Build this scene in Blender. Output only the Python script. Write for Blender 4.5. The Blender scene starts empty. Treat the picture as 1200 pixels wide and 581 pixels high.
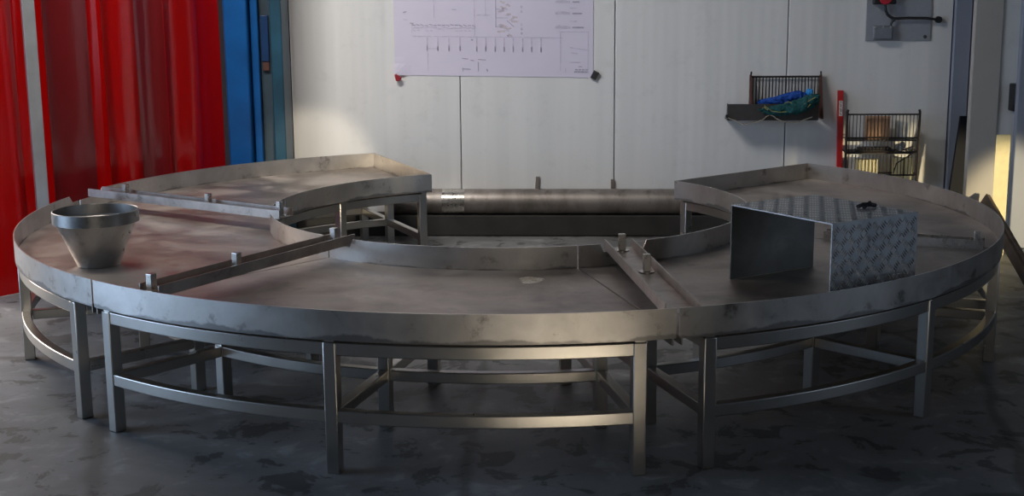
import bpy, bmesh, math, random
from mathutils import Vector, Matrix
random.seed(7)
C = bpy.context.scene.collection
PI = math.pi

# ------------------------------------------------------------------ camera model
FPX, PITCH, CAMH, PX0, PY0, ROLL = 1543.6, 0.1919, 1.3918, 603.6, 291.19, -0.0074

def ray(x, y):
    u, v = x - PX0, y - PY0
    c, s = math.cos(ROLL), math.sin(ROLL)
    X, Yv = c*u + s*v, -s*u + c*v
    c, s = math.cos(PITCH), math.sin(PITCH)
    U = -Yv/FPX
    return Vector((X/FPX, c + s*U, -s + c*U))

def at_z(x, y, z):
    d = ray(x, y); t = (z - CAMH)/d.z
    return Vector((d.x*t, d.y*t, z))

def at_y(x, y, Y):
    d = ray(x, y); t = Y/d.y
    return Vector((d.x*t, Y, CAMH + d.z*t))

# ------------------------------------------------------------------ mesh helpers
class MB:
    def __init__(self, xf=None):
        self.bm = bmesh.new(); self.xf = xf or Matrix.Identity(4)
    def v(self, p):
        return self.bm.verts.new(self.xf @ Vector(p))
    def box(self, a, b, m=None):
        m = m or Matrix.Identity(4)
        P = [(x, y, z) for z in (a[2], b[2]) for y in (a[1], b[1]) for x in (a[0], b[0])]
        V = [self.v(m @ Vector(p)) for p in P]
        for f in ((0,2,3,1),(4,5,7,6),(0,1,5,4),(2,6,7,3),(0,4,6,2),(1,3,7,5)):
            self.bm.faces.new([V[i] for i in f])
        return self
    def hexa(self, bottom, top):
        V = [self.v(p) for p in bottom] + [self.v(p) for p in top]
        n = len(bottom)
        self.bm.faces.new(V[:n][::-1]); self.bm.faces.new(V[n:])
        for i in range(n):
            j = (i+1) % n
            self.bm.faces.new([V[i], V[j], V[n+j], V[n+i]])
        return self
    def bar(self, p, q, w, h, up=(0,0,1)):
        p, q = Vector(p), Vector(q); d = (q-p).normalized(); up = Vector(up)
        s = d.cross(up).normalized(); u = s.cross(d).normalized()
        off = [s*(w/2)+u*(h/2), -s*(w/2)+u*(h/2), -s*(w/2)-u*(h/2), s*(w/2)-u*(h/2)]
        return self.hexa([p+o for o in off], [q+o for o in off])
    def arc(self, c, r0, r1, z0, z1, a0, a1, n=40, notch=(), edge_slot=False):
        """bent rectangular bar; notch = list of (angle0, angle1, lower top)"""
        rings = []
        for i in range(n+1):
            a = a0 + (a1-a0)*i/n
            zt = z1
            for (n0, n1, zn) in notch:
                if n0 <= a <= n1: zt = zn
            ca, sa = math.cos(math.radians(a)), math.sin(math.radians(a))
            rings.append([self.v((c[0]+r*ca, c[1]+r*sa, z)) for r, z in ((r0,z0),(r1,z0),(r1,zt),(r0,zt))])
        for i in range(n):
            A, B = rings[i], rings[i+1]
            for k in range(4):
                l = (k+1) % 4
                f = self.bm.faces.new([A[k], A[l], B[l], B[k]])
                if k == 2 and edge_slot: f.material_index = 1
        self.bm.faces.new(rings[0][::-1]); self.bm.faces.new(rings[-1])
        return self
    def tube(self, pts, r, n=8, closed_ends=True, radii=None):
        pts = [Vector(p) for p in pts]; rings = []
        prev = None
        for i, p in enumerate(pts):
            d = (pts[min(i+1, len(pts)-1)] - pts[max(i-1, 0)]).normalized()
            ref = prev if prev is not None else (Vector((0,0,1)) if abs(d.z) < .9 else Vector((1,0,0)))
            s = (ref - d*ref.dot(d)).normalized(); prev = s
            t = d.cross(s)
            rr = radii[i] if radii else r
            rings.append([self.v(p + s*(rr*math.cos(2*PI*k/n)) + t*(rr*math.sin(2*PI*k/n))) for k in range(n)])
        for A, B in zip(rings, rings[1:]):
            for k in range(n):
                l = (k+1) % n
                self.bm.faces.new([A[k], A[l], B[l], B[k]])
        if closed_ends:
            self.bm.faces.new(rings[0][::-1]); self.bm.faces.new(rings[-1])
        return self
    def lathe(self, prof, c=(0,0,0), n=64, closed=True):
        """prof = closed loop of (r, z) turned about a vertical axis through c"""
        rings = []
        for k in range(n):
            a = 2*PI*k/n
            rings.append([self.v((c[0]+r*math.cos(a), c[1]+r*math.sin(a), c[2]+z)) for r, z in prof])
        m = len(prof)
        for k in range(n):
            A, B = rings[k], rings[(k+1) % n]
            for i in range(m if closed else m-1):
                j = (i+1) % m
                self.bm.faces.new([A[i], B[i], B[j], A[j]])
        return self
    def disc(self, c, r, h, axis=(0,0,1), n=24):
        c = Vector(c); a = Vector(axis).normalized()
        return self.tube([c, c + a*h], r, n)
    def grid(self, fn, nu, nv, thick=0):
        V = [[self.v(fn(i/nu, j/nv)) for j in range(nv+1)] for i in range(nu+1)]
        for i in range(nu):
            for j in range(nv):
                self.bm.faces.new([V[i][j], V[i+1][j], V[i+1][j+1], V[i][j+1]])
        return self
    def build(self, name, mat, parent=None, smooth=True, bevel=0, solid=0, ang=32):
        bm = self.bm
        bmesh.ops.recalc_face_normals(bm, faces=bm.faces)
        org = Vector((0,0,0)); q = parent
        while q is not None:
            org += q.location; q = q.parent
        if org.length > 0: bmesh.ops.translate(bm, verts=bm.verts, vec=-org)
        if smooth:
            for f in bm.faces: f.smooth = True
            lim = math.radians(ang)
            for e in bm.edges:
                e.smooth = len(e.link_faces) == 2 and e.calc_face_angle(0) < lim
        me = bpy.data.meshes.new(name); bm.to_mesh(me); bm.free()
        if isinstance(mat, (list, tuple)):
            for m in mat: me.materials.append(m)
        else: me.materials.append(mat)
        o = bpy.data.objects.new(name, me); C.objects.link(o)
        if parent is not None: o.parent = parent
        if solid:
            m = o.modifiers.new('solid', 'SOLIDIFY'); m.thickness = solid; m.offset = 0
        if bevel:
            m = o.modifiers.new('bevel', 'BEVEL'); m.width = bevel; m.segments = 2; m.limit_method = 'ANGLE'; m.angle_limit = math.radians(40)
        return o

def tag(o, label, cat, group=None):
    o['label'] = label; o['category'] = cat
    if group: o['group'] = group
    return o

def thing(name, label, cat, loc, group=None):
    o = bpy.data.objects.new(name, None); C.objects.link(o); o.location = loc
    o.empty_display_size = .05
    return tag(o, label, cat, group)

def struct(o):
    o['kind'] = 'structure'; return o

# ------------------------------------------------------------------ materials
def new_mat(name):
    m = bpy.data.materials.new(name); m.use_nodes = True
    nt = m.node_tree; b = nt.nodes['Principled BSDF']
    return m, nt, b

def N(nt, t, **kw):
    n = nt.nodes.new(t)
    for k, v in kw.items():
        if k in n.inputs.keys() if not k.startswith('_') else False: n.inputs[k].default_value = v
        elif k.startswith('_'): setattr(n, k[1:], v)
    return n

def ramp(nt, stops):
    r = nt.nodes.new('ShaderNodeValToRGB'); e = r.color_ramp.elements
    e[0].position, e[0].color = stops[0][0], (*stops[0][1], 1)
    e[1].position, e[1].color = stops[-1][0], (*stops[-1][1], 1)
    for p, c in stops[1:-1]:
        q = e.new(p); q.color = (*c, 1)
    return r

def plain(name, col, rough=.5, metal=0, bump=0, scale=40, var=.12, spec=.5):
    m, nt, b = new_mat(name)
    tc = N(nt, 'ShaderNodeTexCoord'); n = N(nt, 'ShaderNodeTexNoise', Scale=scale, Detail=5.0)
    nt.links.new(tc.outputs['Object'], n.inputs['Vector'])
    r = ramp(nt, [(.3, tuple(max(0, c*(1-var)) for c in col)), (.7, tuple(min(1, c*(1+var)) for c in col))])
    nt.links.new(n.outputs['Fac'], r.inputs['Fac']); nt.links.new(r.outputs['Color'], b.inputs['Base Color'])
    b.inputs['Roughness'].default_value = rough; b.inputs['Metallic'].default_value = metal
    b.inputs['Specular IOR Level'].default_value = spec
    if bump:
        bp = N(nt, 'ShaderNodeBump', Strength=bump, Distance=.01)
        nt.links.new(n.outputs['Fac'], bp.inputs['Height']); nt.links.new(bp.outputs['Normal'], b.inputs['Normal'])
    return m

def steel(name, c0, c1, r0, r1, scale=5.0, stretch=(1,1,1), blot=1.0, bump=.03):
    """mill-finish stainless: blotchy colour and roughness, fine scratches"""
    m, nt, b = new_mat(name)
    L = nt.links.new
    tc = N(nt, 'ShaderNodeTexCoord'); mp = N(nt, 'ShaderNodeMapping'); mp.inputs['Scale'].default_value = stretch
    L(tc.outputs['Object'], mp.inputs['Vector'])
    n = N(nt, 'ShaderNodeTexNoise', Scale=scale, Detail=7.0, Roughness=.62, Distortion=.4); L(mp.outputs['Vector'], n.inputs['Vector'])
    r = ramp(nt, [(.33, c0), (.62, c1)]); L(n.outputs['Fac'], r.inputs['Fac'])
    n3 = N(nt, 'ShaderNodeTexNoise', Scale=scale*3.1, Detail=8.0, Roughness=.7); L(tc.outputs['Object'], n3.inputs['Vector'])
    r3 = ramp(nt, [(.30, (.45,.42,.40)), (.42, (1,1,1))]); L(n3.outputs['Fac'], r3.inputs['Fac'])
    mx = N(nt, 'ShaderNodeMix', _data_type='RGBA', _blend_type='MULTIPLY'); mx.inputs[0].default_value = blot
    L(r.outputs['Color'], mx.inputs[6]); L(r3.outputs['Color'], mx.inputs[7])
    L(mx.outputs[2], b.inputs['Base Color'])
    mr = N(nt, 'ShaderNodeMapRange'); mr.inputs['To Min'].default_value = r0; mr.inputs['To Max'].default_value = r1
    mr.inputs['From Min'].default_value = .3; mr.inputs['From Max'].default_value = .7
    L(n3.outputs['Fac'], mr.inputs['Value']); L(mr.outputs['Result'], b.inputs['Roughness'])
    b.inputs['Metallic'].default_value = 1
    n2 = N(nt, 'ShaderNodeTexNoise', Scale=60.0, Detail=4.0)
    mp2 = N(nt, 'ShaderNodeMapping'); mp2.inputs['Scale'].default_value = (1, 1, 6)
    L(tc.outputs['Object'], mp2.inputs['Vector']); L(mp2.outputs['Vector'], n2.inputs['Vector'])
    bp = N(nt, 'ShaderNodeBump', Strength=bump, Distance=.01); L(n2.outputs['Fac'], bp.inputs['Height']); L(bp.outputs['Normal'], b.inputs['Normal'])
    return m

M = {}
def dirt_band(m, z0, col):
    nt = m.node_tree; L = nt.links.new; b = nt.nodes['Principled BSDF']
    src = b.inputs['Base Color'].links[0].from_socket
    tc = N(nt, 'ShaderNodeTexCoord'); sp = N(nt, 'ShaderNodeSeparateXYZ'); L(tc.outputs['Object'], sp.inputs[0])
    n = N(nt, 'ShaderNodeTexNoise', Scale=5.0, Detail=6.0, Roughness=.6); L(tc.outputs['Object'], n.inputs['Vector'])
    ma = N(nt, 'ShaderNodeMath', _operation='MULTIPLY_ADD'); ma.inputs[1].default_value = .07; L(n.outputs['Fac'], ma.inputs[0]); L(sp.outputs['Z'], ma.inputs[2])
    mr = N(nt, 'ShaderNodeMapRange'); mr.inputs['From Min'].default_value = z0+.033; mr.inputs['From Max'].default_value = z0+.039; L(ma.outputs[0], mr.inputs['Value'])
    mx = N(nt, 'ShaderNodeMix', _data_type='RGBA'); mx.inputs[6].default_value = (*col, 1); L(mr.outputs['Result'], mx.inputs[0]); L(src, mx.inputs[7]); L(mx.outputs[2], b.inputs['Base Color'])
    return m
M['rim'] = steel('rim_steel', (.46,.435,.40), (.62,.59,.555), .34, .48, 4)
dirt_band(M['rim'], .418, (.29,.275,.26))
M['tray'] = steel('tray_steel', (.36,.31,.275), (.58,.51,.455), .40, .58, 3.0, blot=.6)
def dusty(m, col, lo, hi, sc):
    nt = m.node_tree; L = nt.links.new; b = nt.nodes['Principled BSDF']
    src = b.inputs['Base Color'].links[0].from_socket
    tc = N(nt, 'ShaderNodeTexCoord'); n = N(nt, 'ShaderNodeTexNoise', Scale=sc, Detail=8.0, Roughness=.66, Distortion=.6)
    L(tc.outputs['Object'], n.inputs['Vector'])
    mr = N(nt, 'ShaderNodeMapRange'); mr.inputs['From Min'].default_value = lo; mr.inputs['From Max'].default_value = hi; mr.inputs['To Max'].default_value = .75
    L(n.outputs['Fac'], mr.inputs['Value'])
    mx = N(nt, 'ShaderNodeMix', _data_type='RGBA'); mx.inputs[7].default_value = (*col, 1); L(mr.outputs['Result'], mx.inputs[0]); L(src, mx.inputs[6]); L(mx.outputs[2], b.inputs['Base Color'])
    sb = N(nt, 'ShaderNodeMath', _operation='SUBTRACT'); sb.inputs[0].default_value = 1; L(mr.outputs['Result'], sb.inputs[1]); L(sb.outputs[0], b.inputs['Metallic'])
dusty(M['tray'], (.46,.40,.345), .50, .66, 3.2)
M['frame'] = steel('frame_steel', (.50,.475,.435), (.58,.555,.51), .27, .30, 2, blot=0, bump=.002)
M['bar'] = steel('guide_bar_steel', (.34,.30,.27), (.52,.47,.43), .36, .5, 7, blot=.8)
M['bright'] = steel('bright_steel', (.50,.47,.42), (.66,.62,.57), .22, .36, 8, blot=.4)
M['edge'] = steel('rim_edge_reflection', (.80,.77,.72), (.92,.9,.86), .30, .42, 9, blot=.5)  # paler rim tops, the bright wall's reflection put into the colour
M['glare'] = steel('glare_steel', (.86,.82,.75), (.95,.92,.86), .22, .34, 9, blot=.5)  # pale steel with the tray's glare put into the colour
M['hopper'] = steel('hopper_steel', (.55,.54,.52), (.70,.69,.67), .30, .44, 7, blot=.6)
M['band'] = steel('band_dark_reflection', (.22,.215,.205), (.33,.32,.305), .34, .46, 7, blot=.6)  # hopper band darkened, reflection of dark surroundings put into the colour
M['cover'] = steel('tread_plate_aluminium', (.36,.365,.37), (.46,.465,.47), .36, .48, 8, blot=.4)
M['tread'] = steel('tread_bar_glints', (.62,.63,.64), (.8,.8,.8), .25, .36, 8, blot=.3)  # raised bars paler than the plate, their glints put into the colour
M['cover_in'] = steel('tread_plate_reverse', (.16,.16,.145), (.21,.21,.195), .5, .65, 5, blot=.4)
M['pipe'] = steel('pipe_steel', (.20,.175,.155), (.40,.36,.33), .46, .60, 3, stretch=(2,1,1), blot=.9)
M['black_wire'] = plain('rusty_black_wire', (.03,.022,.02), .6, .3)
M['rust'] = plain('rust_brown_iron', (.09,.035,.028), .7, .2)
M['dark_plate'] = plain('dark_shelf_plate', (.055,.05,.05), .6, .2)
M['white_paper'] = plain('plan_paper', (.66,.62,.75), .75, scale=3, var=.03)
M['ink'] = plain('plan_ink', (.40,.375,.47), .8)
M['ink_pale'] = plain('pale_plan_ink', (.56,.52,.64), .8)
M['ink_buff'] = plain('buff_plan_ink', (.60,.53,.58), .8)
M['red_magnet'] = plain('red_magnet', (.30,.02,.03), .4)
M['dark_magnet'] = plain('dark_magnet', (.05,.05,.055), .45)
M['grey_pvc'] = plain('grey_plastic', (.17,.19,.22), .5)
M['grey_plate'] = plain('grey_painted_plate', (.30,.32,.36), .5, .2, var=.05)
M['black_plastic'] = plain('black_plastic', (.012,.012,.014), .45)
M['red_plastic'] = plain('red_plastic', (.45,.01,.03), .35)
M['level_red'] = plain('level_red_paint', (.55,.015,.018), .45, var=.06)
M['label'] = plain('white_label', (.7,.68,.68), .6)
M['card'] = plain('cardboard', (.42,.25,.15), .85)
M['cream'] = plain('cream_board', (.78,.70,.42), .7, var=.05)
M['white_obj'] = plain('white_card', (.65,.66,.64), .7)
M['blue_cloth'] = plain('blue_cloth', (.008,.07,.36), .8, bump=.5, scale=60)
M['light_blue'] = plain('light_blue_cloth', (.03,.30,.75), .8, bump=.3, scale=60)
M['green_net'] = plain('green_netting', (.005,.07,.075), .85, bump=.6, scale=80, var=.5)
M['yellow_cord'] = plain('yellow_cord', (.30,.28,.10), .8)
M['blue_paint'] = plain('blue_column_paint', (.003,.075,.26), .34, scale=4, var=.25)
M['navy_paint'] = plain('dark_blue_paint', (.004,.03,.10), .4, scale=4, var=.25)
M['teal_paint'] = plain('teal_grey_paint', (.01,.06,.10), .45, scale=5, var=.3)
M['slate_paint'] = plain('slate_column_paint', (.03,.055,.075), .5, scale=5, var=.35)
M['grey_col'] = plain('grey_column_paint', (.42,.40,.37), .6, scale=6, var=.05)
M['bluegrey'] = plain('blue_grey_paint', (.27,.30,.37), .55, scale=3, var=.08)
M['kerb'] = plain('dark_kerb', (.03,.028,.025), .8, scale=8, var=.3, bump=.1)
M['black_board'] = plain('black_board', (.006,.007,.012), .6, spec=.15)
M['wood'] = plain('brown_plank', (.10,.075,.06), .75, scale=12, var=.3)
M['post'] = plain('galvanised_post', (.48,.48,.48), .45, .5, scale=10, var=.1)
M['unlit'] = plain('shaded_back_wall', (.03,.022,.022), .8)  # wall behind the curtain, shade put into its colour
M['back_dark'] = plain('olive_panel', (.16,.16,.12), .7)

def wall_mat():
    """white profiled sandwich panel: fine vertical micro-ribs"""
    m, nt, b = new_mat('white_sandwich_panel'); L = nt.links.new
    tc = N(nt, 'ShaderNodeTexCoord'); sp = N(nt, 'ShaderNodeSeparateXYZ'); L(tc.outputs['Object'], sp.inputs[0])
    n = N(nt, 'ShaderNodeTexNoise', Scale=1.0, Detail=4.0); mp = N(nt, 'ShaderNodeMapping'); mp.inputs['Scale'].default_value = (9, 1, .35)
    L(tc.outputs['Object'], mp.inputs['Vector']); L(mp.outputs['Vector'], n.inputs['Vector'])
    r = ramp(nt, [(.3, (.68,.685,.68)), (.7, (.75,.75,.745))]); L(n.outputs['Fac'], r.inputs['Fac'])
    # soft dirt towards nothing in particular
    n2 = N(nt, 'ShaderNodeTexNoise', Scale=7.0, Detail=6.0, Roughness=.7); L(tc.outputs['Object'], n2.inputs['Vector'])
    r2 = ramp(nt, [(.30, (.80,.80,.80)), (.45, (1,1,1))]); L(n2.outputs['Fac'], r2.inputs['Fac'])
    mx = N(nt, 'ShaderNodeMix', _data_type='RGBA', _blend_type='MULTIPLY'); mx.inputs[0].default_value = .35
    L(r.outputs['Color'], mx.inputs[6]); L(r2.outputs['Color'], mx.inputs[7]); L(mx.outputs[2], b.inputs['Base Color'])
    mu = N(nt, 'ShaderNodeMath', _operation='MULTIPLY'); mu.inputs[1].default_value = 2*PI/.06; L(sp.outputs['X'], mu.inputs[0])
    si = N(nt, 'ShaderNodeMath', _operation='SINE'); L(mu.outputs[0], si.inputs[0])
    bp = N(nt, 'ShaderNodeBump', Strength=.05, Distance=.004); L(si.outputs[0], bp.inputs['Height']); L(bp.outputs['Normal'], b.inputs['Normal'])
    b.inputs['Roughness'].default_value = .42
    return m
M['wall'] = wall_mat()

def floor_mat():
    m, nt, b = new_mat('worn_painted_concrete'); L = nt.links.new
    tc = N(nt, 'ShaderNodeTexCoord')
    n = N(nt, 'ShaderNodeTexNoise', Scale=1.3, Detail=8.0, Roughness=.62, Distortion=.5); L(tc.outputs['Object'], n.inputs['Vector'])
    r = ramp(nt, [(.30, (.18,.178,.175)), (.5, (.29,.29,.29)), (.72, (.45,.45,.45))]); L(n.outputs['Fac'], r.inputs['Fac'])
    # chipped patches and pale scuffs
    n2 = N(nt, 'ShaderNodeTexNoise', Scale=5.5, Detail=10.0, Roughness=.64, Distortion=.5)
    L(tc.outputs['Object'], n2.inputs['Vector'])
    r2 = ramp(nt, [(.36, (1.0,1.0,1.0)), (.44, (.62,.62,.62)), (.56, (.60,.60,.60)), (.585, (.22,.21,.20))]); L(n2.outputs['Fac'], r2.inputs['Fac'])
    mx = N(nt, 'ShaderNodeMix', _data_type='RGBA', _blend_type='MULTIPLY'); mx.inputs[0].default_value = .9
    L(r.outputs['Color'], mx.inputs[6]); L(r2.outputs['Color'], mx.inputs[7])
    # joint / crack lines
    wv = N(nt, 'ShaderNodeTexVoronoi', Scale=.55, _feature='DISTANCE_TO_EDGE')
    nd = N(nt, 'ShaderNodeTexNoise', Scale=3.0, Detail=6.0); L(tc.outputs['Object'], nd.inputs['Vector'])
    md = N(nt, 'ShaderNodeMix', _data_type='RGBA'); md.inputs[0].default_value = .10
    L(tc.outputs['Object'], md.inputs[6]); L(nd.outputs['Color'], md.inputs[7]); L(md.outputs[2], wv.inputs['Vector'])
    r3 = ramp(nt, [(.004, (.42,.40,.38)), (.014, (1,1,1))]); L(wv.outputs['Distance'], r3.inputs['Fac'])
    mx2 = N(nt, 'ShaderNodeMix', _data_type='RGBA', _blend_type='MULTIPLY'); mx2.inputs[0].default_value = .8
    L(mx.outputs[2], mx2.inputs[6]); L(r3.outputs['Color'], mx2.inputs[7]); L(mx2.outputs[2], b.inputs['Base Color'])
    mr = N(nt, 'ShaderNodeMapRange'); mr.inputs['To Min'].default_value = .42; mr.inputs['To Max'].default_value = .7
    L(n2.outputs['Fac'], mr.inputs['Value']); L(mr.outputs['Result'], b.inputs['Roughness'])
    bp = N(nt, 'ShaderNodeBump', Strength=.25, Distance=.004); L(r2.outputs['Color'], bp.inputs['Height']); L(bp.outputs['Normal'], b.inputs['Normal'])
    return m
M['floor'] = floor_mat()

def curtain_mat(name, col, tcol, trans):
    m, nt, b = new_mat(name); L = nt.links.new
    tc = N(nt, 'ShaderNodeTexCoord')
    mp = N(nt, 'ShaderNodeMapping'); mp.inputs['Scale'].default_value = (3, 3, .5); L(tc.outputs['Object'], mp.inputs['Vector'])
    n = N(nt, 'ShaderNodeTexNoise', Scale=2.0, Detail=4.0); L(mp.outputs['Vector'], n.inputs['Vector'])
    r = ramp(nt, [(.3, tuple(c*.72 for c in col)), (.7, col)]); L(n.outputs['Fac'], r.inputs['Fac'])
    L(r.outputs['Color'], b.inputs['Base Color'])
    b.inputs['Roughness'].default_value = .16; b.inputs['Specular IOR Level'].default_value = .6
    bp = N(nt, 'ShaderNodeBump', Strength=.25, Distance=.02); L(n.outputs['Fac'], bp.inputs['Height']); L(bp.outputs['Normal'], b.inputs['Normal'])
    t = N(nt, 'ShaderNodeBsdfTranslucent'); t.inputs['Color'].default_value = (*tcol, 1)
    ms = N(nt, 'ShaderNodeMixShader'); ms.inputs[0].default_value = trans
    out = nt.nodes['Material Output']
    L(b.outputs[0], ms.inputs[1]); L(t.outputs[0], ms.inputs[2]); L(ms.outputs[0], out.inputs['Surface'])
    return m
M['red_a'] = curtain_mat('red_pvc_strip', (.36,.006,.006), (.85,.006,.004), .32)
M['red_b'] = curtain_mat('maroon_sheen_pvc_strip', (.24,.02,.024), (.6,.006,.004), .18)  # same strip with maroon room reflections put into the colour

# ------------------------------------------------------------------ setting
struct(MB().box((-6.5, -6, -.1), (6.5, 9.5, 0)).build('floor', M['floor'], smooth=False))

YAW = -0.05; WY = 7.66
WXF = Matrix.Translation((0, WY, 0)) @ Matrix.Rotation(YAW, 4, 'Z')     # wall frame: x along wall, -y into the room
WINV = WXF.inverted()
def on_wall(x, y, off=0.0):
    """point of the wall frame, 'off' metres in front of the wall, along a photo ray"""
    o = WINV @ Vector((0, 0, CAMH)); d = WINV.to_3x3() @ ray(x, y)
    t = (-off - o.y)/d.y
    return o + d*t
WALL_H = 3.2
seam_s = [on_wall(px, 150).x for px in (540, 720, 920)]
edges = [-1.3, seam_s[0], seam_s[1], seam_s[2], on_wall(1113, 100).x]
wb = MB(WXF)
for a, b_ in zip(edges, edges[1:]):
    wb.box((a+.0025, 0, 0), (b_-.0025, .08, WALL_H))
struct(wb.build('wall_back', M['wall'], smooth=False, bevel=.004))
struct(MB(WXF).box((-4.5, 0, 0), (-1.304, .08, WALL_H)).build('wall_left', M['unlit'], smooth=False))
struct(MB(WXF).box((-1.3, .03, 0), (edges[-1], .10, WALL_H)).build('trim_1', M['back_dark'], smooth=False))   # dark joint backing
struct(MB(WXF).box((-1.3, -.13, 0), (2.45, -.002, .127)).build('trim_2', M['kerb'], smooth=False, bevel=.01))
# corner flashing right of the panels and the return wall beyond
e0 = edges[-1]
struct(MB(WXF).box((e0+.004, -.03, 0), (e0+.095, .06, WALL_H)).box((e0+.103, -.05, 0), (e0+.135, .06, WALL_H)).box((e0+.141, -.03, 0), (e0+.25, .06, WALL_H)).build('trim_3', M['bluegrey'], smooth=False, bevel=.004))
struct(MB(WXF).box((e0+.255, 0, 0), (4.2, .08, WALL_H)).build('wall_right', M['wall'], smooth=False))

# ------------------------------------------------------------------ curved table sections
CX, CY, R, RI, H = -0.0238, 5.627, 2.0099, 1.01625, .5
ZT, ZB = .418, .411
RM = 1.55
cc = (CX, CY)
def P(r, a, z): return (CX + r*math.cos(math.radians(a)), CY + r*math.sin(math.radians(a)), z)

def section(label, a0, a1, legs, end0=False, end1=False, notch_in=(), notch_out=(), rail_mid=True):
    am = (a0+a1)/2
    c = P((R+RI)/2, am, 0)
    t = thing('curved_table', label, 'table', c, 'curved steel table sections')
    MB().arc(cc, RI+.004, R-.004, ZB, ZT, a0, a1, 48).build('tray', M['tray'], t)
    MB().arc(cc, R-.004, R, ZB-.001, H, a0, a1, 72, notch_out, True).build('outer_rim', [M['rim'], M['edge']], t)
    MB().arc(cc, RI, RI+.004, ZB-.001, H, a0, a1, 72, notch_in, True).build('inner_rim', [M['rim'], M['edge']], t)
    for flag, a in ((end0, a0), (end1, a1)):
        if flag:
            s = 1 if a == a0 else -1
            d = math.degrees(.004/1.5)
            lo, hi = (a, a+d) if s > 0 else (a-d, a)
            b = MB(); b.hexa([P(RI+.004, lo, ZT), P(R-.004, lo, ZT), P(R-.004, hi, ZT), P(RI+.004, hi, ZT)],
                             [P(RI+.004, lo, H), P(R-.004, lo, H), P(R-.004, hi, H), P(RI+.004, hi, H)])
            b.build('end_plate', M['rim'], t)
        else:
            s = 1 if a == a0 else -1
            b = MB(); aa = a + s*.25
            b.bar(P(R-.075, aa, .399), P(R-.004, aa, .399), .005, .022)
            b.build('joint_flange', M['rim'], t, smooth=False)
    l0, l1, l2 = legs
    MB().arc(cc, R-.047, R-.010, .362, .402, l0-.5, l2+.5, 48).build('top_rail', M['frame'], t, bevel=.003)
    MB().arc(cc, R-.043, R-.009, .158, .196, l0, l2, 48).build('lower_rail', M['frame'], t, bevel=.003)
    MB().arc(cc, RI+.02, RI+.055, .362, .402, l0, l2, 40).build('top_rail', M['frame'], t, bevel=.003)
    MB().arc(cc, RM-.017, RM+.017, .160, .196, l0, l2, 40).build('middle_rail', M['frame'], t, bevel=.003)
    for a in legs:
        ca, sa = math.cos(math.radians(a)), math.sin(math.radians(a))
        for r in (R-.026, RM, RI+.038):
            m = Matrix.Translation(P(r, a, 0)) @ Matrix.Rotation(math.radians(a), 4, 'Z')
            w = .02
            MB().box((-w, -w, 0), (w, w, .402), m).build('leg', M['frame'], t, bevel=.003)
        MB().bar(P(RI+.06, a, .177), P(RM-.021, a, .177), .034, .036).bar(P(RM+.021, a, .177), P(R-.048, a, .177), .034, .036).build('cross_rail', M['frame'], t, smooth=False, bevel=.003)
        MB().bar(P(RI+.004, a, .40625), P(R-.012, a, .40625), .03, .0085).bar(P(RI+.06, a, .384), P(R-.05, a, .384), .03, .036).build('tray_bearer', M['frame'], t, smooth=False)
    return t

section('curved steel table section at the back left, its end plate beside the white wall', 112.7, 169.6, (115, 141, 168), end0=True, notch_out=((164.5, 170, .47),), notch_in=())
section('curved steel table section on the left carrying the conical hopper', 170.0, 228.3, (172.5, 199, 224), notch_out=((169, 172.2, .47),), notch_in=((182.5, 194, .47), (227.4, 240, .47)))
section('curved steel table section at the front centre with bare stained tray', 228.6, 284.0, (230, 255, 281), notch_in=((228, 235.5, .47),))
section('curved steel table section at the front right carrying the tread plate cover', 284.3, 339.8, (287.2, 313.7, 337), notch_in=((289.5, 299, .47),))
section('curved steel table section at the back right, open end turned to the pipe', 340.2, 398.9, (342.5, 369.5, 396.5), end1=True)

def glare_patch():  # added bright disc standing in for the glare on the tray
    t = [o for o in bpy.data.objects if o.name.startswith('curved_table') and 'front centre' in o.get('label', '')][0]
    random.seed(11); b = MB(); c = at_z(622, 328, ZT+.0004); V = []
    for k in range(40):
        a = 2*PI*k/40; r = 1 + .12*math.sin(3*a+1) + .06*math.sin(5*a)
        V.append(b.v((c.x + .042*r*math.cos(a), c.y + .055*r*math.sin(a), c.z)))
    b.bm.faces.new(V); b.build('glare_patch', M['glare'], t, smooth=False)
glare_patch()

# ------------------------------------------------------------------ guide bars (U channels with pegs)
def channel(label, near0, near1, width, side, zb, h, pegs, mat=None):
    mat = mat or M['bar']
    """near0 -> near1: one edge; side = which way the width goes (+1 left of travel)"""
    n0, n1 = Vector((*near0, 0)), Vector((*near1, 0))
    d = (n1-n0).normalized(); s = Vector((-d.y, d.x, 0))*side
    t = thing('guide_bar', label, 'guide bar', (n0+n1)/2 + s*(width/2) + Vector((0,0,zb)), 'guide bars across the tables')
    th = .005
    def slab(u0, u1, z0, z1, b):
        Q = [n0+s*u0, n1+s*u0, n1+s*u1, n0+s*u1]
        b.hexa([q+Vector((0,0,z0)) for q in Q], [q+Vector((0,0,z1)) for q in Q])
    b = MB(); slab(th+.0002, width-th-.0002, zb, zb+th, b); b.build('web', mat, t, smooth=False)
    for u0, u1 in ((0, th), (width-th, width)):
        b = MB(); slab(u0, u1, zb, zb+h, b); b.build('flange', mat, t, smooth=False)
    for f, u in pegs:
        c = n0 + (n1-n0)*f + s*(width*u) + Vector((0,0,zb+th))
        ang = math.atan2(d.y, d.x)
        m = Matrix.Translation(c) @ Matrix.Rotation(ang, 4, 'Z')
        pg = MB().box((-.012, -.012, .004), (.012, .012, .062), m).build('peg', M['bright'], t, smooth=False, bevel=.002)
        MB().disc(c, .026, .004).build('washer', M['bright'], pg)
    return t

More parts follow.
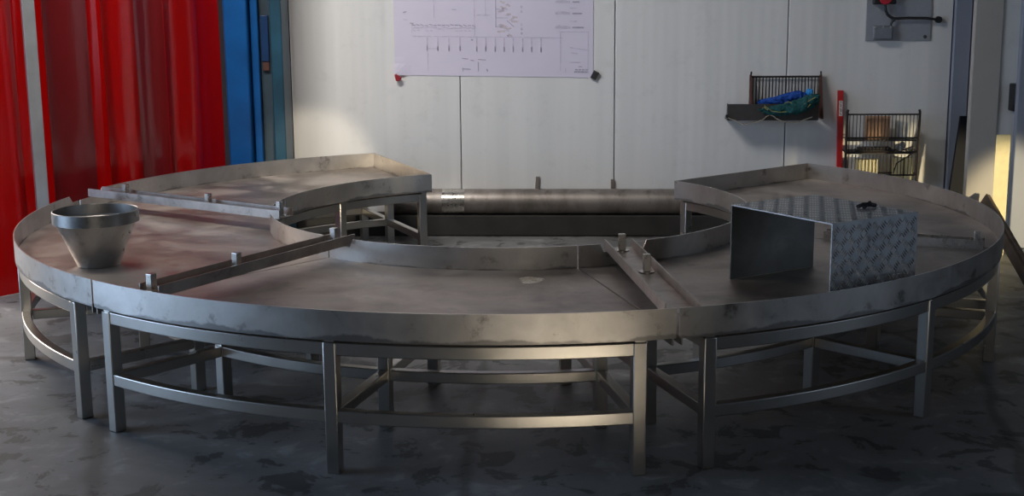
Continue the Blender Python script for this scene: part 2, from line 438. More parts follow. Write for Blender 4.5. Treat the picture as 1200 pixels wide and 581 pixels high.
ZC = .474
a = at_z(112, 222, ZC+.036); b_ = at_z(327, 247, ZC+.036); a = a - (b_-a).normalized()*.055
channel('brown steel guide bar with pegs at the back left, behind the conical hopper', a.xy, b_.xy, .085, 1, ZC, .036, ((.17,.55),(.62,.5),(.97,.5)))
a = at_z(186, 335, ZC+.036); b_ = at_z(416, 274, ZC+.036)
channel('steel guide bar with pegs on the front left joint, right of the conical hopper', a.xy, b_.xy, .085, 1, ZC, .036, ((.02,.6),(.40,.5),(.93,.5)))
a = at_z(779, 355.5, ZC+.036); b_ = at_z(708, 280, ZC+.036)
channel('steel guide bar with pegs left of the tread plate cover', a.xy, b_.xy, .105, -1, ZC, .036, ((.93,.5),(.56,.62)))
a = at_z(1152, 293, ZT+.001); b_ = at_z(965, 281, ZT+.001)
channel('steel guide bar lying in the right tray behind the tread plate cover', a.xy, b_.xy, .07, -1, ZT+.0005, .036, ((.04,.5),), M['bright'])

# ------------------------------------------------------------------ conical hopper
hc = (-1.535, 4.76, ZT)
t = thing('conical_hopper', 'shiny steel cone shaped hopper standing on the left table', 'hopper', hc)
MB().lathe([(.075,.001),(.145,.168),(.143,.168),(.073,.001)], hc).build('cone_wall', M['hopper'], t)
MB().lathe([(.1485,.162),(.1535,.162),(.1535,.204),(.1500,.206),(.1485,.204)], hc).build('rim_band', M['band'], t)
MB().lathe([(.112,.150),(.1465,.160),(.1465,.164),(.112,.153)], hc).build('inner_ring', M['bright'], t)
MB().lathe([(.0005,.02),(.078,.02),(.078,.022),(.0005,.022)], hc).build('bottom_disc', M['bar'], t)
for i, z in enumerate((.19, .125, .06)):
    rr = .075 + (z-.001)*.42 if z < .168 else .1535
    ang = math.radians(-8)
    c = (hc[0]+rr*math.cos(ang), hc[1]+rr*math.sin(ang), hc[2]+z)
    MB().disc((c[0]-.003, c[1], c[2]), .005, .007, (1, -.1, 0), 10).build('rivet', M['bright'], t)

# ------------------------------------------------------------------ tread plate cover
LF, RF, RB, LB = Vector((.737,4.426,0)), Vector((.988,4.035,0)), Vector((1.318,4.245,0)), Vector((1.068,4.636,0))
cen = (LF+RF+RB+LB)/4
t = thing('tread_plate_cover', 'bent aluminium tread plate cover standing on the right table', 'cover', (cen.x, cen.y, ZT))
ZC0, ZC1 = ZT+.001, .675
def slab3(b, q0, q1, q2, q3, nrm, th):
    nrm = Vector(nrm).normalized()*th
    b.hexa([Vector(q) for q in (q0,q1,q2,q3)], [Vector(q)+nrm for q in (q0,q1,q2,q3)])
def treads(b, o, u, v, n, nu, nv, cell=.0352, hh=.0030):
    """raised lozenges in fives, alternately turned, on the face o + u*i + v*j"""
    u, v, n = u.normalized(), v.normalized(), n.normalized()
    for i in range(nu):
        for j in range(nv):
            c0 = o + u*((i+.5)*cell) + v*((j+.5)*cell)
            sg = 1 if (i+j) % 2 else -1
            d = (u + v*sg).normalized(); p = (u - v*sg).normalized()
            for k in range(4):
                c = c0 + p*((k-1.5)*.0085)
                L_, w, h = .0150, .0033, hh
                q = [b.v(c - d*L_), b.v(c + p*w), b.v(c + d*L_), b.v(c - p*w), b.v(c + n*h)]
                for x in range(4): b.bm.faces.new([q[x], q[(x+1) % 4], q[4]]).material_index = 1
z = Vector((0,0,1)); up0, up1 = Vector((0,0,ZC0)), Vector((0,0,ZC1))
out_r = (RF-LF).normalized(); out_b = (LB-LF).normalized()
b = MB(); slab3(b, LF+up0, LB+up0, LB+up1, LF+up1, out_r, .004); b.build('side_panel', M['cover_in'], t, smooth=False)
b = MB(); slab3(b, RF+up0, RB+up0, RB+up1, RF+up1, -out_r, .004)
treads(b, RF+up0+z*.004, RB-RF, z, out_r, int((RB-RF).length/.0352), int((ZC1-ZC0-.004)/.0352)); b.build('side_panel', [M['cover'], M['tread']], t, smooth=False)
b = MB(); slab3(b, LF+up1, RF+up1, RB+up1, LB+up1, z, .004)
treads(b, LF+up1+z*.004, RF-LF, LB-LF, z, int((RF-LF).length/.0352), int((LB-LF).length/.0352), hh=.0010); b.build('top_panel', [M['cover'], M['tread']], t, smooth=False)
b = MB()
kc = LF + (RF-LF)*.68 + (RB-RF)*.80
rot = Matrix.Translation(kc + Vector((0,0,ZC1+.0045))) @ Matrix.Rotation(.3, 4, 'Z')
b.xf = rot
b.tube([(-.035,0,.006),(-.012,.004,.012),(.012,-.004,.012),(.034,.003,.007)], .007, 8); b.tube([(-.02,-.014,.005),(.02,.014,.016)], .006, 8)
tag(b.build('metal_clip', M['black_plastic']), 'small dark metal clip lying on top of the tread plate cover', 'clip')

# ------------------------------------------------------------------ bumper pipe along the wall
pt = thing('steel_pipe', 'long brown steel pipe lying along the foot of the wall', 'pipe', WXF @ Vector((.2, -.09, .127)))
zc = .127+.073; yc = -.088
b = MB(WXF)
n = 40
ring_o = [(0, yc+.073*math.cos(2*PI*k/n), zc+.073*math.sin(2*PI*k/n)) for k in range(n)]
b.tube([(-.74, yc, zc), (1.25, yc, zc)], .073, 40); b.build('pipe_body', M['pipe'], pt)
MB(WXF).tube([(-.415, yc, zc), (-.285, yc, zc)], .0738, 40).build('sleeve', M['bright'], pt)
for px, py, lean in ((630, 207, .012), (718, 210, 0)):
    q = on_wall(px, py, .012)
    tag(MB(WXF).bar((q.x-lean, -.010, .128), (q.x, -.010, q.z), .022, .012, (0,1,0)).build('steel_strap', M['pipe'], bevel=.002),
        'short flat steel strap standing behind the pipe, ' + ('below the paper plan' if px < 700 else 'beside the right panel joint'), 'strap')

# ------------------------------------------------------------------ paper plan with magnets
q0, q1 = on_wall(463, 88, .004), on_wall(695, 91, .004)
pw = q1.x - q0.x; ph = pw*.71
def PP(u, v, d=.004):       # u, v in photo-fraction units on the sheet: u 0..1 across, v metres up from the lower edge
    return Vector((q0.x + u*pw, -d, q0.z + (q1.z-q0.z)*u + v))
t = thing('paper_plan', 'large white paper plan with faint drawings pinned on the wall', 'plan', WXF @ PP(.5, .1, .004))
b = MB(WXF)
def sheet(u, v):
    d = .003
    cu, cv = u, v*ph
    e = max(0, .07-u)/.07*max(0, .08-cv)/.08
    return PP(cu, cv, d + .022*e)
b.grid(sheet, 36, 24); sheet_mb = b
mpx = pw/232.0
def U(px): return (px-463)/232.0
def V(py): return (89.5-py)*mpx
def mark(b, x0, y0, x1, y1, w=.8):
    p, q = PP(U(x0), V(y0), .0042), PP(U(x1), V(y1), .0042)
    b.bar(p, q, w*mpx, .0006, (0,1,0))
b = MB(WXF); pale = MB(WXF); buff = MB(WXF)
# row of stacked elevations on the left of the sheet
for x in range(484, 556, 5):
    mark(b, x, 31+random.uniform(-.8,.8), x+4, 31.5+random.uniform(-.8,.8), .8); mark(pale, x, 34+random.uniform(-1,1), x+4.5, 34+random.uniform(-1,1), 1.2)
    if random.random() < .6: mark(pale, x+1, 37, x+4, 38+random.uniform(-1,1), .8)
mark(pale, 484, 44, 660, 44, .5); mark(pale, 484, 30, 484, 44, .5); mark(pale, 557, 0, 557, 45, .6); mark(pale, 510, 0, 510, 24, .4); mark(pale, 570, 0, 570, 20, .6); mark(pale, 560, 19, 575, 19, .6)
mark(b, 531, 13, 536, 13, .5); mark(b, 474, 17, 478, 16, .9); mark(pale, 474, 25, 479, 25.5, .8); mark(b, 482, 29, 486, 29.5, 1); mark(b, 553, 47.5, 555, 47.5, 1.6)
# comb of dimension leaders
for x in (501.5, 514, 527, 540, 559.5, 570, 581, 591.5, 602, 613, 623.5, 634.5):
    mark(pale, x, 45, x, 61, 1.4); mark(b, x, 55, x, 60.5, 1.3)
mark(pale, 503, 58, 512, 58, .5)
for x0, y0, x1 in ((542,69,549),(552,71,556),(561,70,570),(542,81,552)):
    mark(b, x0, y0, x1, y0+.6, .9)
mark(b, 543, 80, 543, 84, .8); mark(b, 561, 73, 561, 84, 1); mark(b, 571, 81, 572, 84, 1.6); mark(pale, 502, 62, 502, 84, .4)
# plan view sketches in the middle
for y in (4, 14, 24):
    mark(b, 582, y-4, 582, y+8 if y < 20 else y+9, .7); mark(pale, 582, y+8, 596, y+8, .8)
for i in range(14):
    x, y = 590+random.uniform(-7, 12), 3+i*2.9
    mark(buff, x, y, x+random.uniform(3,9), y+random.uniform(-2,3), 2); 
    if i % 2: mark(pale, x-2, y+1, x+3, y+2, .8)
for y in (8, 13, 28, 33, 38): mark(pale, 612, y, 612, y+3, 2.2)
mark(b, 595, 25, 603, 32, .6); mark(b, 595, 42, 597, 43, 1)
# parts list and title block at the right
for y, w in ((3, 8), (16, 11), (32, 13)):
    mark(pale, 651, y, 668, y, 2.6); mark(pale, 653, y-2.2, 664, y-1.6, .7); mark(b, 671, y, 671+w, y, 1.7)
for y in (10, 25): mark(pale, 668, y, 676, y, 1.2)
mark(pale, 655, 37, 690, 37, .7); mark(pale, 657, 38, 657, 82, .8); mark(pale, 689, 38, 689, 84, .5); mark(pale, 668, 55, 690, 58, 1); mark(pale, 669, 61, 677, 62, 1.2); mark(pale, 668, 72, 680, 72, .9)
for x in (674, 678, 682, 686): mark(b, x, 80.5, x+3, 80.5, 1.4); mark(b, x-1, 83, x+2.6, 83, 1.8)
mark(pale, 663, 79, 663, 84, .6); mark(b, 678, 77, 682, 77, .9)
for k, src in ((1, b), (2, pale), (3, buff)):
    vm = {v: sheet_mb.bm.verts.new(v.co) for v in src.bm.verts}
    for f in src.bm.faces: sheet_mb.bm.faces.new([vm[v] for v in f.verts]).material_index = k
    src.bm.free()
sheet_mb.build('sheet', [M['white_paper'], M['ink'], M['ink_pale'], M['ink_buff']], t, smooth=False, solid=.0005)
q = on_wall(467, 91, .006)
b = MB(WXF); c = [(-.022,.018),(-.012,.026),(.004,.016),(.022,.004),(.020,-.010),(.004,-.022),(-.014,-.018)]
b.hexa([(q.x+x, -.027, q.z+zz) for x, zz in c], [(q.x+x*.8, -.036, q.z+zz*.8) for x, zz in c])
tag(b.build('magnet', M['red_magnet'], bevel=.002), 'red magnet at the lower left corner of the paper plan', 'magnet')
q = on_wall(697, 88, .006)
b = MB(WXF @ Matrix.Translation((q.x, -.008, q.z)) @ Matrix.Rotation(.45, 4, 'Y'))
b.box((-.017, -.010, -.024), (.017, 0, .024))
for k in range(4): b.box((-.013+k*.0075, -.0125, -.018), (-.0095+k*.0075, -.0102, .010))
b.box((-.017, -.016, .014), (.022, -.0102, .020))
tag(b.build('magnet', M['dark_magnet'], smooth=False), 'dark ribbed magnet at the lower right corner of the paper plan', 'magnet')

# ------------------------------------------------------------------ isolator plate with emergency stop
q0 = on_wall(1014, 48, .01); q1 = on_wall(1090, 48, .01)
t = thing('emergency_stop_switch', 'grey switch plate with red stop button and black cable on the wall', 'switch panel', WXF @ Vector((q0.x, 0, q0.z)))
MB(WXF).box((q0.x, -.010, q0.z), (q1.x, -.001, q0.z+.36)).build('back_plate', M['grey_plate'], t, bevel=.002)
b0, b1 = on_wall(1023, 47, .05), on_wall(1047, 30, .05)
jb = MB(WXF).box((b0.x, -.052, b0.z), (b1.x, -.0105, b1.z)).build('junction_box', M['grey_pvc'], t, bevel=.006)
MB(WXF).box((b0.x+.006, -.056, b0.z+.008), (b1.x-.006, -.0525, b1.z-.008)).build('box_lid', M['grey_pvc'], jb, bevel=.002)
for x, y in ((1025.5, 32), (1035, 31.5), (1043.5, 32)):
    c = on_wall(x, y, .056); MB(WXF).disc((c.x, -.0565, c.z), .005, -.004 if False else .003, (0,-1,0), 10).build('screw', M['bright'], jb)
e0_, e1_ = on_wall(1024, 5, .05), on_wall(1051, -14, .05)
eb = MB(WXF).box((e0_.x, -.06, e0_.z), (e1_.x, -.0105, e1_.z)).build('stop_box', M['black_plastic'], t, bevel=.006)
c = on_wall(1037.5, -2, .07)
MB(WXF).tube([(c.x, -.0602, c.z), (c.x, -.075, c.z), (c.x, -.085, c.z), (c.x, -.095, c.z)], .03, 24, radii=[.022, .022, .036, .030]).build('stop_button', M['red_plastic'], eb)
pts = [(1037.5,5),(1037.5,9),(1038,13),(1040,17),(1043.5,20),(1048,21.8),(1055,21.5),(1065,21),(1075,21.2),(1085,21.3),(1092,22),(1098,23)]
W_ = []
for i, (x, y) in enumerate(pts):
    qq = on_wall(x, y, .03); W_.append((qq.x, -.034 if i < 11 else -.02, qq.z))
MB(WXF).tube(W_, .0075, 10).build('cable', M['black_plastic'], t)
W_ = [on_wall(x, y, .03) for x, y in ((1043.5,30.2),(1044,27.5),(1045.5,25),(1048,23.2))]
MB(WXF).tube([(w.x, -.036, w.z) for w in W_], .0065, 10).build('cable', M['black_plastic'], t)
c = on_wall(1100, 23, .02)
MB(WXF).disc((c.x, -.001, c.z), .019, .026, (0,-1,0)).build('cable_gland', M['black_plastic'], t)
c = on_wall(1084, 43, .01)
MB(WXF).disc((c.x, -.0102, c.z), .010, .004, (0,-1,0)).build('screw', M['dark_magnet'], t)

# ------------------------------------------------------------------ upper wall basket
def wall_pt(x, y, off): q = on_wall(x, y, off); return (q.x, -off, q.z)
l, r = on_wall(881, 90, .02), on_wall(961, 90, .02)
zb = on_wall(920, 139, .1).z; zt = l.z
t = thing('wall_basket', 'dark wire basket shelf hung on the wall at upper right', 'basket', WXF @ Vector(((l.x+r.x)/2, -.01, zb)))
b = MB(WXF)
b.tube([(l.x, -.02, zt), (r.x, -.02, zt)], .0055, 8); b.build('top_wire', M['black_wire'], t)
for k in range(21):
    x = l.x + (r.x-l.x)*(k+.5)/21
    MB(WXF).tube([(x, -.02, zt-.004), (x, -.02, zb+.02)], .0028, 6).build('wire', M['black_wire'], t)
for x in (l.x-.006, r.x+.004):
    s = -1 if x < (l.x+r.x)/2 else 1
    b = MB(WXF)
    b.hexa([(x-.006,-.003,zb-.0),(x+.006,-.003,zb),(x+.006+s*.0,-.12,zb),(x-.006,-.12,zb)], [(x-.005,-.003,zt+.01),(x+.005,-.003,zt+.01),(x+.005,-.03,zt+.01),(x-.005,-.03,zt+.01)])
    b.build('side_plate', M['rust'], t, smooth=False)
    MB(WXF).tube([(x, -.03, zt+.008), (x-s*.002, -.032, zt+.03)], .005, 6).build('hook', M['black_wire'], t)
c0, c1 = on_wall(853, 122, .15), on_wall(959, 141, .15)
b = MB(WXF).box((c0.x, -.150, c1.z), (c1.x, -.146, c0.z)).box((c0.x, -.145, c1.z), (c1.x, -.003, c1.z+.004)).box((c0.x, -.145, c1.z+.0045), (c0.x+.004, -.1, c0.z))
b.build('shelf_tray', M['dark_plate'], t, smooth=False)
pts = [(852,137),(856,139.5),(862,141),(868,144.5),(873,146),(880,144),(887,142.5),(894,140),(898,136.5),(902,134.5),(906,136),(910,139),(917,142),(926,143.5),(934,143.5),(943,140),(952,137)]
W_ = []
for i, (x, y) in enumerate(pts):
    q = on_wall(x, y, .158); W_.append((q.x, -.158, q.z))
MB(WXF).tube(W_, .0032, 6).build('hanging_wire', M['bright'], t)
q = on_wall(852, 136, .155); MB(WXF).disc((q.x, -.150, q.z), .010, .012, (0,-1,0), 12).build('wire_knob', M['black_plastic'], t)
# crumpled cloth and net lying in it
def lump(name, mat, label, pts, offc, cat, seed, amp=.012):
    random.seed(seed)
    b = MB(WXF); path = []; rad = []
    for x, y, rr in pts:
        q = on_wall(x, y, offc); path.append(Vector((q.x, -offc, q.z))); rad.append(rr*mpx)
    fine = []; fr = []
    for i in range(len(path)-1):
        for k in range(5):
            f = k/5; fine.append(path[i].lerp(path[i+1], f)); fr.append(rad[i]*(1-f)+rad[i+1]*f)
    fine.append(path[-1]); fr.append(rad[-1]); fr[0] *= .3; fr[-1] *= .3
    b.tube(fine, .02, 18, radii=fr)
    for v in b.bm.verts: v.co += Vector((random.uniform(-1,1)*amp*.4, random.uniform(-1,1)*amp*.6, random.uniform(-1,1)*amp*.5))
    o = b.build(name, mat, ang=80); m = o.modifiers.new('sub', 'SUBSURF'); m.levels = 1; m.render_levels = 1
    return tag(o, label, cat)
lump('blue_cloth', M['blue_cloth'], 'long dark blue cloth crumpled in the wall basket', [(887,121,2),(900,119,4),(912,117,5.5),(926,113.5,5.5),(938,111.5,5),(946,112,3)], .055, 'cloth', 3, .02)
lump('blue_glove', M['light_blue'], 'small bright blue bundle on top of the cloth in the wall basket', [(944,109,2.5),(948,108,4.3),(953,108.5,4)], .055, 'glove', 4, .006)
nt_ = lump('green_net', M['green_net'], 'dark green netting hanging over the front of the wall basket', [(889,129,1.5),(900,129.5,4),(914,129,6.5),(929,127,8),(943,122,9),(954,116,7),(960,111,2)], .185, 'netting', 5, .022)
b = MB(WXF)
for seg in ([(893,127),(897,125),(904,130),(914,131.5),(922,131)], [(896,123),(897,127),(900,129)], [(919,121),(924,119),(928,121)], [(940,124),(948,118),(956,114)], [(945,127),(950,122)]):
    b.tube([wall_pt(x, y, .225) for x, y in seg], .0022, 6)
b.build('cord', M['yellow_cord'], nt_)

# ------------------------------------------------------------------ red spirit level leaning on the wall
a0_, a1_ = on_wall(982, 106, .02), on_wall(988.5, 106, .02)
wl = a1_.x - a0_.x
lx = on_wall(981.5, 215, .05).x
t = thing('spirit_level', 'red spirit level standing upright against the wall', 'spirit level', WXF @ Vector((lx, -.06, 0)))
def LV(u, z, d): f = z/a0_.z; return Vector((lx*(1-f) + (a0_.x)*f + u, -(.03*(1-f)+.004*f) - d, z))
b = MB(WXF); zt = a0_.z
b.hexa([LV(0,0.002,0),LV(wl,0.002,0),LV(wl,0.002,.022),LV(0,0.002,.022)], [LV(0,zt,0),LV(wl,zt,0),LV(wl,zt,.022),LV(0,zt,.022)]); b.build('level_body', M['level_red'], t, bevel=.002)
z0, z1 = on_wall(985, 136, .03).z, on_wall(985, 118, .03).z
b = MB(WXF); b.hexa([LV(wl*.2,z0,.0222),LV(wl*.85,z0,.0222),LV(wl*.85,z0,.0236),LV(wl*.2,z0,.0236)], [LV(wl*.2,z1,.0222),LV(wl*.85,z1,.0222),LV(wl*.85,z1,.0236),LV(wl*.2,z1,.0236)])
lb = b.build('level_label', M['label'], t, smooth=False)
b = MB(WXF)
for k in range(6):
    f = z1-.006-(z1-z0-.01)*k/6; 
    b.bar(LV(wl*.36, f, .0245), LV(wl*.66, f-(.006 if k % 2 else -.002)-.004, .0245), .004, .0014, (0,1,0))
b.build('printing', M['grey_pvc'], lb, smooth=False)

# ------------------------------------------------------------------ floor-standing wire rack
OF = .15
l, r = on_wall(993, 134, OF), on_wall(1078, 134, OF)
def ZR(py, off=OF): return on_wall(1035, py, off).z
t = thing('wire_rack', 'tall dark wire rack of two baskets standing against the wall at right', 'rack', WXF @ Vector(((l.x+r.x)/2, -OF/2, 0)))
x0, x1 = l.x, r.x
for x in (x0, x1):
    for d in (OF,):
        MB(WXF).tube([(x, -d, 0), (x, -d, ZR(131)), (x+(.004 if x == x0 else -.004), -d, ZR(128.5))], .0075, 8).build('upright', M['black_wire'], t)
for y in (134, 161.5, 178, 205):
    b = MB(WXF); z = ZR(y); b.tube([(x0+.0077, -OF, z), (x1-.0077, -OF, z)], .0045, 8); 
    if y in (134, 161.5): b.build('ring_wire', M['black_wire'], t); continue
    b.tube([(x0+.0077, -.058, z), (x1-.0077, -.058, z)], .0045, 8)
    b.tube([(x0, -OF+.008, z), (x0, -.063, z)], .0045, 8); b.tube([(x1, -OF+.008, z), (x1, -.063, z)], .0045, 8)
    b.build('ring_wire', M['black_wire'], t)
nw = 20
for k in range(nw):
    x = x0 + (x1-x0)*(k+.7)/(nw+.4)
    MB(WXF).tube([(x, -OF-.0055, ZR(134)), (x, -OF-.0055, ZR(178))], .0022, 6).build('wire', M['black_wire'], t)
    MB(WXF).tube([(x, -OF-.0055, ZR(181)), (x, -OF-.0055, ZR(206))], .0022, 6).build('wire', M['black_wire'], t)
zs = ZR(164); zs2 = ZR(179.5); zl = ZR(212)
MB(WXF).box((x0+.008, -OF+.008, zs-.008), (x1-.008, -.06, zs)).build('shelf', M['dark_plate'], t, smooth=False)
MB(WXF).box((x0+.008, -OF+.008, zs2-.006), (x1-.008, -.06, zs2)).build('shelf', M['dark_plate'], t, smooth=False)
MB(WXF).box((x0+.008, -OF+.008, zl-.006), (x1-.008, -.06, zl)).build('shelf', M['dark_plate'], t, smooth=False)
MB(WXF).tube([(on_wall(1046,203,OF).x, -OF-.012, ZR(203)), (on_wall(1050,190,OF).x, -OF-.012, ZR(191)), (on_wall(1060,184,OF).x, -OF-.012, ZR(185)), (on_wall(1072,176,OF).x, -OF-.012, ZR(177))], .0035, 6).build('brace_wire', M['black_wire'], t)
def rk(x): return on_wall(x, 150, OF-.05).x
b = MB(WXF); X0, X1, Z0, Z1 = rk(1014.5), rk(1042), zs+.0005, ZR(136, OF-.05)
b.box((X0, -OF+.03, Z0), (X1, -OF+.085, Z1-.008))
bx_ = b.build('cardboard_box', M['card'], smooth=False, bevel=.003); tag(bx_, 'brown cardboard box on the upper shelf of the wire rack', 'box')
MB(WXF).hexa([(X0,-OF+.03,Z1-.0075),(X1,-OF+.03,Z1-.0075),(X1,-OF+.08,Z1-.0075),(X0,-OF+.08,Z1-.0075)], [(X0-.004,-OF+.034,Z1),(X1+.004,-OF+.034,Z1),(X1,-OF+.084,Z1-.002),(X0,-OF+.084,Z1-.002)]).build('flap', M['card'], bx_, smooth=False)
MB(WXF).box((rk(1052), -.075, zs+.0005), (rk(1070), -.062, ZR(142, .05))).build('white_sheet', M['white_obj'], smooth=False)
tag(bpy.data.objects['white_sheet'], 'white upright sheet at the back of the rack, right of the cardboard box', 'sheet')
b = MB(WXF); b.box((rk(1003), -OF+.015, zs2+.0005), (rk(1048), -OF+.085, zs2+.018)); b.box((rk(1006), -OF+.02, zs2+.0185), (rk(1044), -OF+.08, zs2+.03))
tag(b.build('black_tray', M['black_plastic'], bevel=.003), 'flat black tray under the cardboard box in the rack', 'tray')
c = Vector((rk(1057), -OF+.05, zs2+.022))
b = MB(WXF); b.tube([c+Vector((-.012,.0,0)), c+Vector((.018,.03,.018))], .020, 14)
tag(b.build('paper_roll', M['white_obj']), 'small white roll in the rack beside the black tray', 'roll')
b = MB(WXF); b.tube([(rk(1063), -OF+.06, zs2+.012), (rk(1074), -OF+.05, zs2+.03)], .010, 10)
tag(b.build('metal_rod', M['bright']), 'short grey rod in the rack right of the white roll', 'rod')
for i, (xa, xb, yt) in enumerate(((1004, 1029, 186), (1049, 1059, 184.5), (1060.5, 1070, 184.5))):
    b = MB(WXF); b.box((rk(xa), -OF+.02, zl+.0005), (rk(xb), -.072, ZR(yt, OF-.06)))
    lab = ('wide cream box in the lower basket of the rack, below the black tray', 'cream box in the lower basket of the rack, left of the pair at right', 'cream box in the lower basket of the rack, nearest its right upright')[i]
    tag(b.build('cream_box', M['cream'], smooth=False, bevel=.002), lab, 'box')

# ------------------------------------------------------------------ right-hand columns, boards
def column_box(name, x0, x1, y0, y1, mat, label, h=3.2):
    t = thing(name, label, 'column', ((x0+x1)/2, (y0+y1)/2, 0))
    MB().box((x0, y0, .012), (x1, y1, h)).build('shaft', mat, t, bevel=.006)
    MB().box((x0-.03, y0-.03, 0), (x1+.03, y1+.03, .0115)).build('base_plate', M['slate_paint'], t)
    return t
pA, pB = at_y(1130.5, 235, 6.7), at_y(1163.5, 235, 6.7)
column_box('steel_column', pA.x, pB.x, 6.7, 6.74, M['grey_col'], 'beige grey square column just right of the back wall')
p2 = at_y(1182, 280, 7.0)
column_box('steel_column', p2.x, p2.x+.26, 7.0, 7.04, M['bluegrey'], 'blue grey column at the right edge of the picture')
# black board leaning in the corner
t0, t1 = at_y(1125.5, 136, 7.30), at_y(1134, 136, 7.30); u0, u1 = at_y(1112.5, 224, 7.24), at_y(1130, 224, 7.24)
f = u0.z/(t0.z-u0.z)
v0 = u0 + (u0-t0)*f; v1 = u1 + (u1-t1)*f; v0.z = v1.z = .003
dv = Vector((0,.018,0))
b = MB(); b.hexa([v0, v1, v1+dv, v0+dv], [t0, t1, t1+dv, t0+dv])
tag(b.build('black_board', M['black_board'], smooth=False, bevel=.003), 'narrow black board leaning in the corner left of the beige column', 'board')
# added board standing in for sunlit wall between the columns, dark switch above it
g0, g1 = at_y(1158, 158, 6.86), at_y(1183.5, 180, 6.86)
tag(MB().box((g0.x, 6.86, .001), (g1.x, 6.88, g0.z)).build('sunlit_wall_board', M['cream'], smooth=False, bevel=.003), 'added pale cream board for the sunlit wall in the gap between the two right columns', 'board')
k0, k1 = on_wall(1184, 130, .05), on_wall(1192, 98, .05)
sb = MB(WXF).box((k0.x, -.10, k0.z), (k1.x+.05, -.001, k1.z)).build('switch_box', M['black_plastic'], bevel=.006)
MB(WXF).box((k0.x+.01, -.104, k0.z+.03), (k0.x+.03, -.1005, k0.z+.08)).build('lever', M['grey_pvc'], sb)
tag(sb, 'black switch box on the wall in the gap between the right columns', 'switch')
# leaning planks
pa, pb = Vector((2.405,6.665,.335)), Vector((2.42,5.95,.014))
pd = (pa-pb).normalized(); pu = (pd.cross(Vector((-.9,-.2,.3)))).cross(pd).normalized()
b = MB(); b.bar(pb, pa, .07, .024, (-.9,-.2,.3)); tag(b.build('plank', M['wood'], bevel=.003), 'longer brown plank leaning on the beige column beside the right table', 'plank')
o2 = pu*.0235 + pd*.02
b = MB(); b.bar(pb+o2, pb+o2+pd*.48, .05, .022, (-.9,-.2,.3)); tag(b.build('plank', M['wood'], bevel=.003), 'shorter brown plank lying against the longer one beside the right table', 'plank')

# ------------------------------------------------------------------ blue steel column at left
yb = 7.30
X = lambda px: at_y(px, 190, yb).x
t = thing('blue_column', 'blue steel section column between the red curtain and the white wall', 'column', (X(300), 7.4, 0))
MB().box((X(269), yb, 0), (X(297), 7.56, 3.2)).build('flange', M['blue_paint'], t, bevel=.012)
MB().box((X(298), yb+.05, 0), (X(307), 7.55, 3.2)).build('lip', M['blue_paint'], t, bevel=.006)
MB().box((X(307.6), yb+.09, 0), (X(321), 7.55, 3.2)).build('web', M['slate_paint'], t)
MB().box((X(322), yb+.02, 0), (X(335.5), 7.56, 3.2)).build('flange', M['teal_paint'], t, bevel=.006)
zc0, zc1 = at_y(314, 72, yb+.08).z, at_y(314, 18, yb+.08).z
h = MB().box((X(309), yb+.07, zc0), (X(318), yb+.089, zc1)).build('cover_plate', M['navy_paint'], t, bevel=.003)
MB().box((X(310), yb+.072, zc0-.05), (X(317.5), yb+.0895, zc0-.004)).build('rusty_tab', M['rust'], t, bevel=.002)

# ------------------------------------------------------------------ red strip curtain
S0, S1 = Vector((-2.80, 5.47, 0)), Vector((-1.625, 7.413, 0))
sd = (S1-S0).normalized(); sn = Vector((sd.y, -sd.x, 0)); SL = (S1-S0).length
places = {3: 'bright red glossy plastic curtain strip at the far left edge, left of the grey post', 4: 'bright red plastic curtain strip just right of the grey post',
          5: 'red plastic curtain strip coloured with a maroon sheen, second right of the grey post', 6: 'narrow red plastic curtain strip, third right of the grey post',
          7: 'red plastic curtain strip hanging fourth from the blue column', 8: 'red plastic curtain strip coloured with a maroon sheen, third from the blue column',
          9: 'red plastic curtain strip hanging second from the blue column', 10: 'red plastic curtain strip hanging right beside the blue column'}
ns = 11; random.seed(5); cuts = [0]
for _ in range(ns): cuts.append(cuts[-1] + random.uniform(.7, 1.35))
cuts = [c*SL/cuts[-1] for c in cuts]
for i in range(3, ns):
    random.seed(40+i)
    u0 = cuts[i] - .018; u1 = cuts[i+1] + (.018 if i < ns-1 else -.0)
    off = .02 if i % 2 else -.02
    ph1, ph2, am = random.uniform(0,6), random.uniform(0,6), random.uniform(.005,.010)
    tw = random.uniform(-.005, .005)
    def fn(u, v):
        z = .003 + v*3.1
        w = (u-.5)
        d = off + am*math.sin(2.2*w*PI + ph1 + .55*math.sin(z*1.3+ph2)) + tw*w*2*math.sin(z*1.1+ph1) + .0*max(0, abs(w)-.35)*(2 if i % 3 == 0 else -2)
        d += .003*math.sin(z*2.6+ph2)*math.cos(w*5)
        p = S0 + sd*(u0 + (u1-u0)*u) + sn*d
        return (p.x, p.y, z)
    o = MB().grid(fn, 14, 40).build('curtain_strip', M['red_b' if i in (5, 8) else 'red_a'], solid=.003, ang=80)
    tag(o, places[i], 'curtain strip', 'red plastic curtain strips')
pp = S0 + sd*((Vector((-2.33,6.24,0))-S0).dot(sd)) + sn*.105
t = thing('curtain_post', 'slim grey metal post in front of the red curtain', 'post', (pp.x, pp.y, 0))
b = MB().box((-.028, -.02, .006), (.028, .02, 3.2), Matrix.Translation(pp) @ Matrix.Rotation(math.atan2(sd.y, sd.x)-.5, 4, 'Z')); b.build('shaft', M['post'], t, bevel=.003)
MB().box((-.05, -.04, 0), (.05, .04, .0055), Matrix.Translation(pp) @ Matrix.Rotation(math.atan2(sd.y, sd.x)-.5, 4, 'Z')).build('foot_plate', M['post'], t)

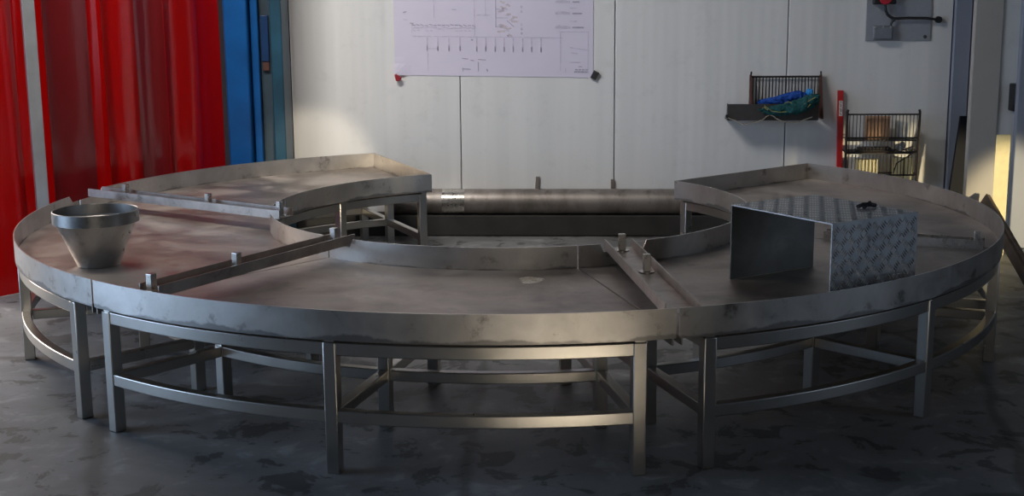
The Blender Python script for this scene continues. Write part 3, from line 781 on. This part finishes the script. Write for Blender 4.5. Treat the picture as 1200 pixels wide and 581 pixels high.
# ------------------------------------------------------------------ lights
def area(name, loc, target, sx, sy, power, col):
    l = bpy.data.lights.new(name, 'AREA'); l.shape = 'RECTANGLE'; l.size = sx; l.size_y = sy; l.energy = power; l.color = col
    o = bpy.data.objects.new(name, l); C.objects.link(o); o.location = loc
    o.rotation_euler = (Vector(target)-Vector(loc)).to_track_quat('-Z', 'Y').to_euler()
    return o
def spot(name, loc, target, power, col, deg, blend, size=.05):
    l = bpy.data.lights.new(name, 'SPOT'); l.energy = power; l.color = col; l.spot_size = math.radians(deg); l.spot_blend = blend; l.shadow_soft_size = size
    o = bpy.data.objects.new(name, l); C.objects.link(o); o.location = loc
    o.rotation_euler = (Vector(target)-Vector(loc)).to_track_quat('-Z', 'Y').to_euler()
    return o
cl = area('ceiling_lamp', (-1.9, 4.9, 3.9), (-1.1, 7.6, .9), 1.6, .7, 50, (1, .965, .92)); cl.data.spread = math.radians(110)
area('left_doorway', (-5.2, 3.6, 1.25), (-1.5, 3.9, .7), 2.6, 2.3, 115, (.50, .70, 1))
area('right_cool_fill', (5.4, 2.6, 1.5), (1, 4.2, .6), 1.8, 2.0, 16, (.60, .76, 1))  # added unseen cool fill for the cover side and right rims
area('rear_warm_fill', (.9, -4.5, 1.5), (.1, 4, .4), 2.4, 2.2, 40, (1, .92, .82))  # added unseen warm fill behind the camera for the front faces
area('curtain_daylight', (-4.2, 7.6, 1.6), (-2.2, 6.5, .9), 2.2, 2.4, 150, (1, .9, .82))
spot('low_sun_left', (1.6, -1.5, 1.75), (-1.2, 7.7, .36), 1500, (1, .86, .64), 5, .5, .05)
spot('low_sun_right', (4.3, 4.2, .5), (2.44, 7.1, .22), 560, (1, .82, .50), 15, .5, .05)
spot('sun_patch_on_floor', (2.0, -2.2, 3.6), (.42, 2.3, 0), 6500, (1, .86, .66), 10, .3, .03)

w = bpy.data.worlds.new('world'); bpy.context.scene.world = w; w.use_nodes = True
bg = w.node_tree.nodes['Background']; bg.inputs[0].default_value = (.62, .72, .9, 1); bg.inputs[1].default_value = .03

# ------------------------------------------------------------------ camera
cd = bpy.data.cameras.new('camera'); cam = bpy.data.objects.new('camera', cd); C.objects.link(cam)
bpy.context.scene.camera = cam
cd.sensor_fit = 'HORIZONTAL'; cd.sensor_width = 36; cd.lens = FPX/1200*36
cd.shift_x = -(PX0-600)/1200; cd.shift_y = (PY0-290.5)/1200
Rv, Uv, Fv = Vector((1,0,0)), Vector((0, math.sin(PITCH), math.cos(PITCH))), Vector((0, math.cos(PITCH), -math.sin(PITCH)))
c, s = math.cos(ROLL), math.sin(ROLL)
ax, ay, az = Rv*c + Uv*s, Uv*c - Rv*s, -Fv
cam.matrix_world = Matrix(((ax.x, ay.x, az.x, 0), (ax.y, ay.y, az.y, 0), (ax.z, ay.z, az.z, CAMH), (0,0,0,1)))
vs = bpy.context.scene.view_settings
vs.view_transform = 'Standard'; vs.look = 'None'; vs.exposure = 0; vs.gamma = 1; vs.use_curve_mapping = False
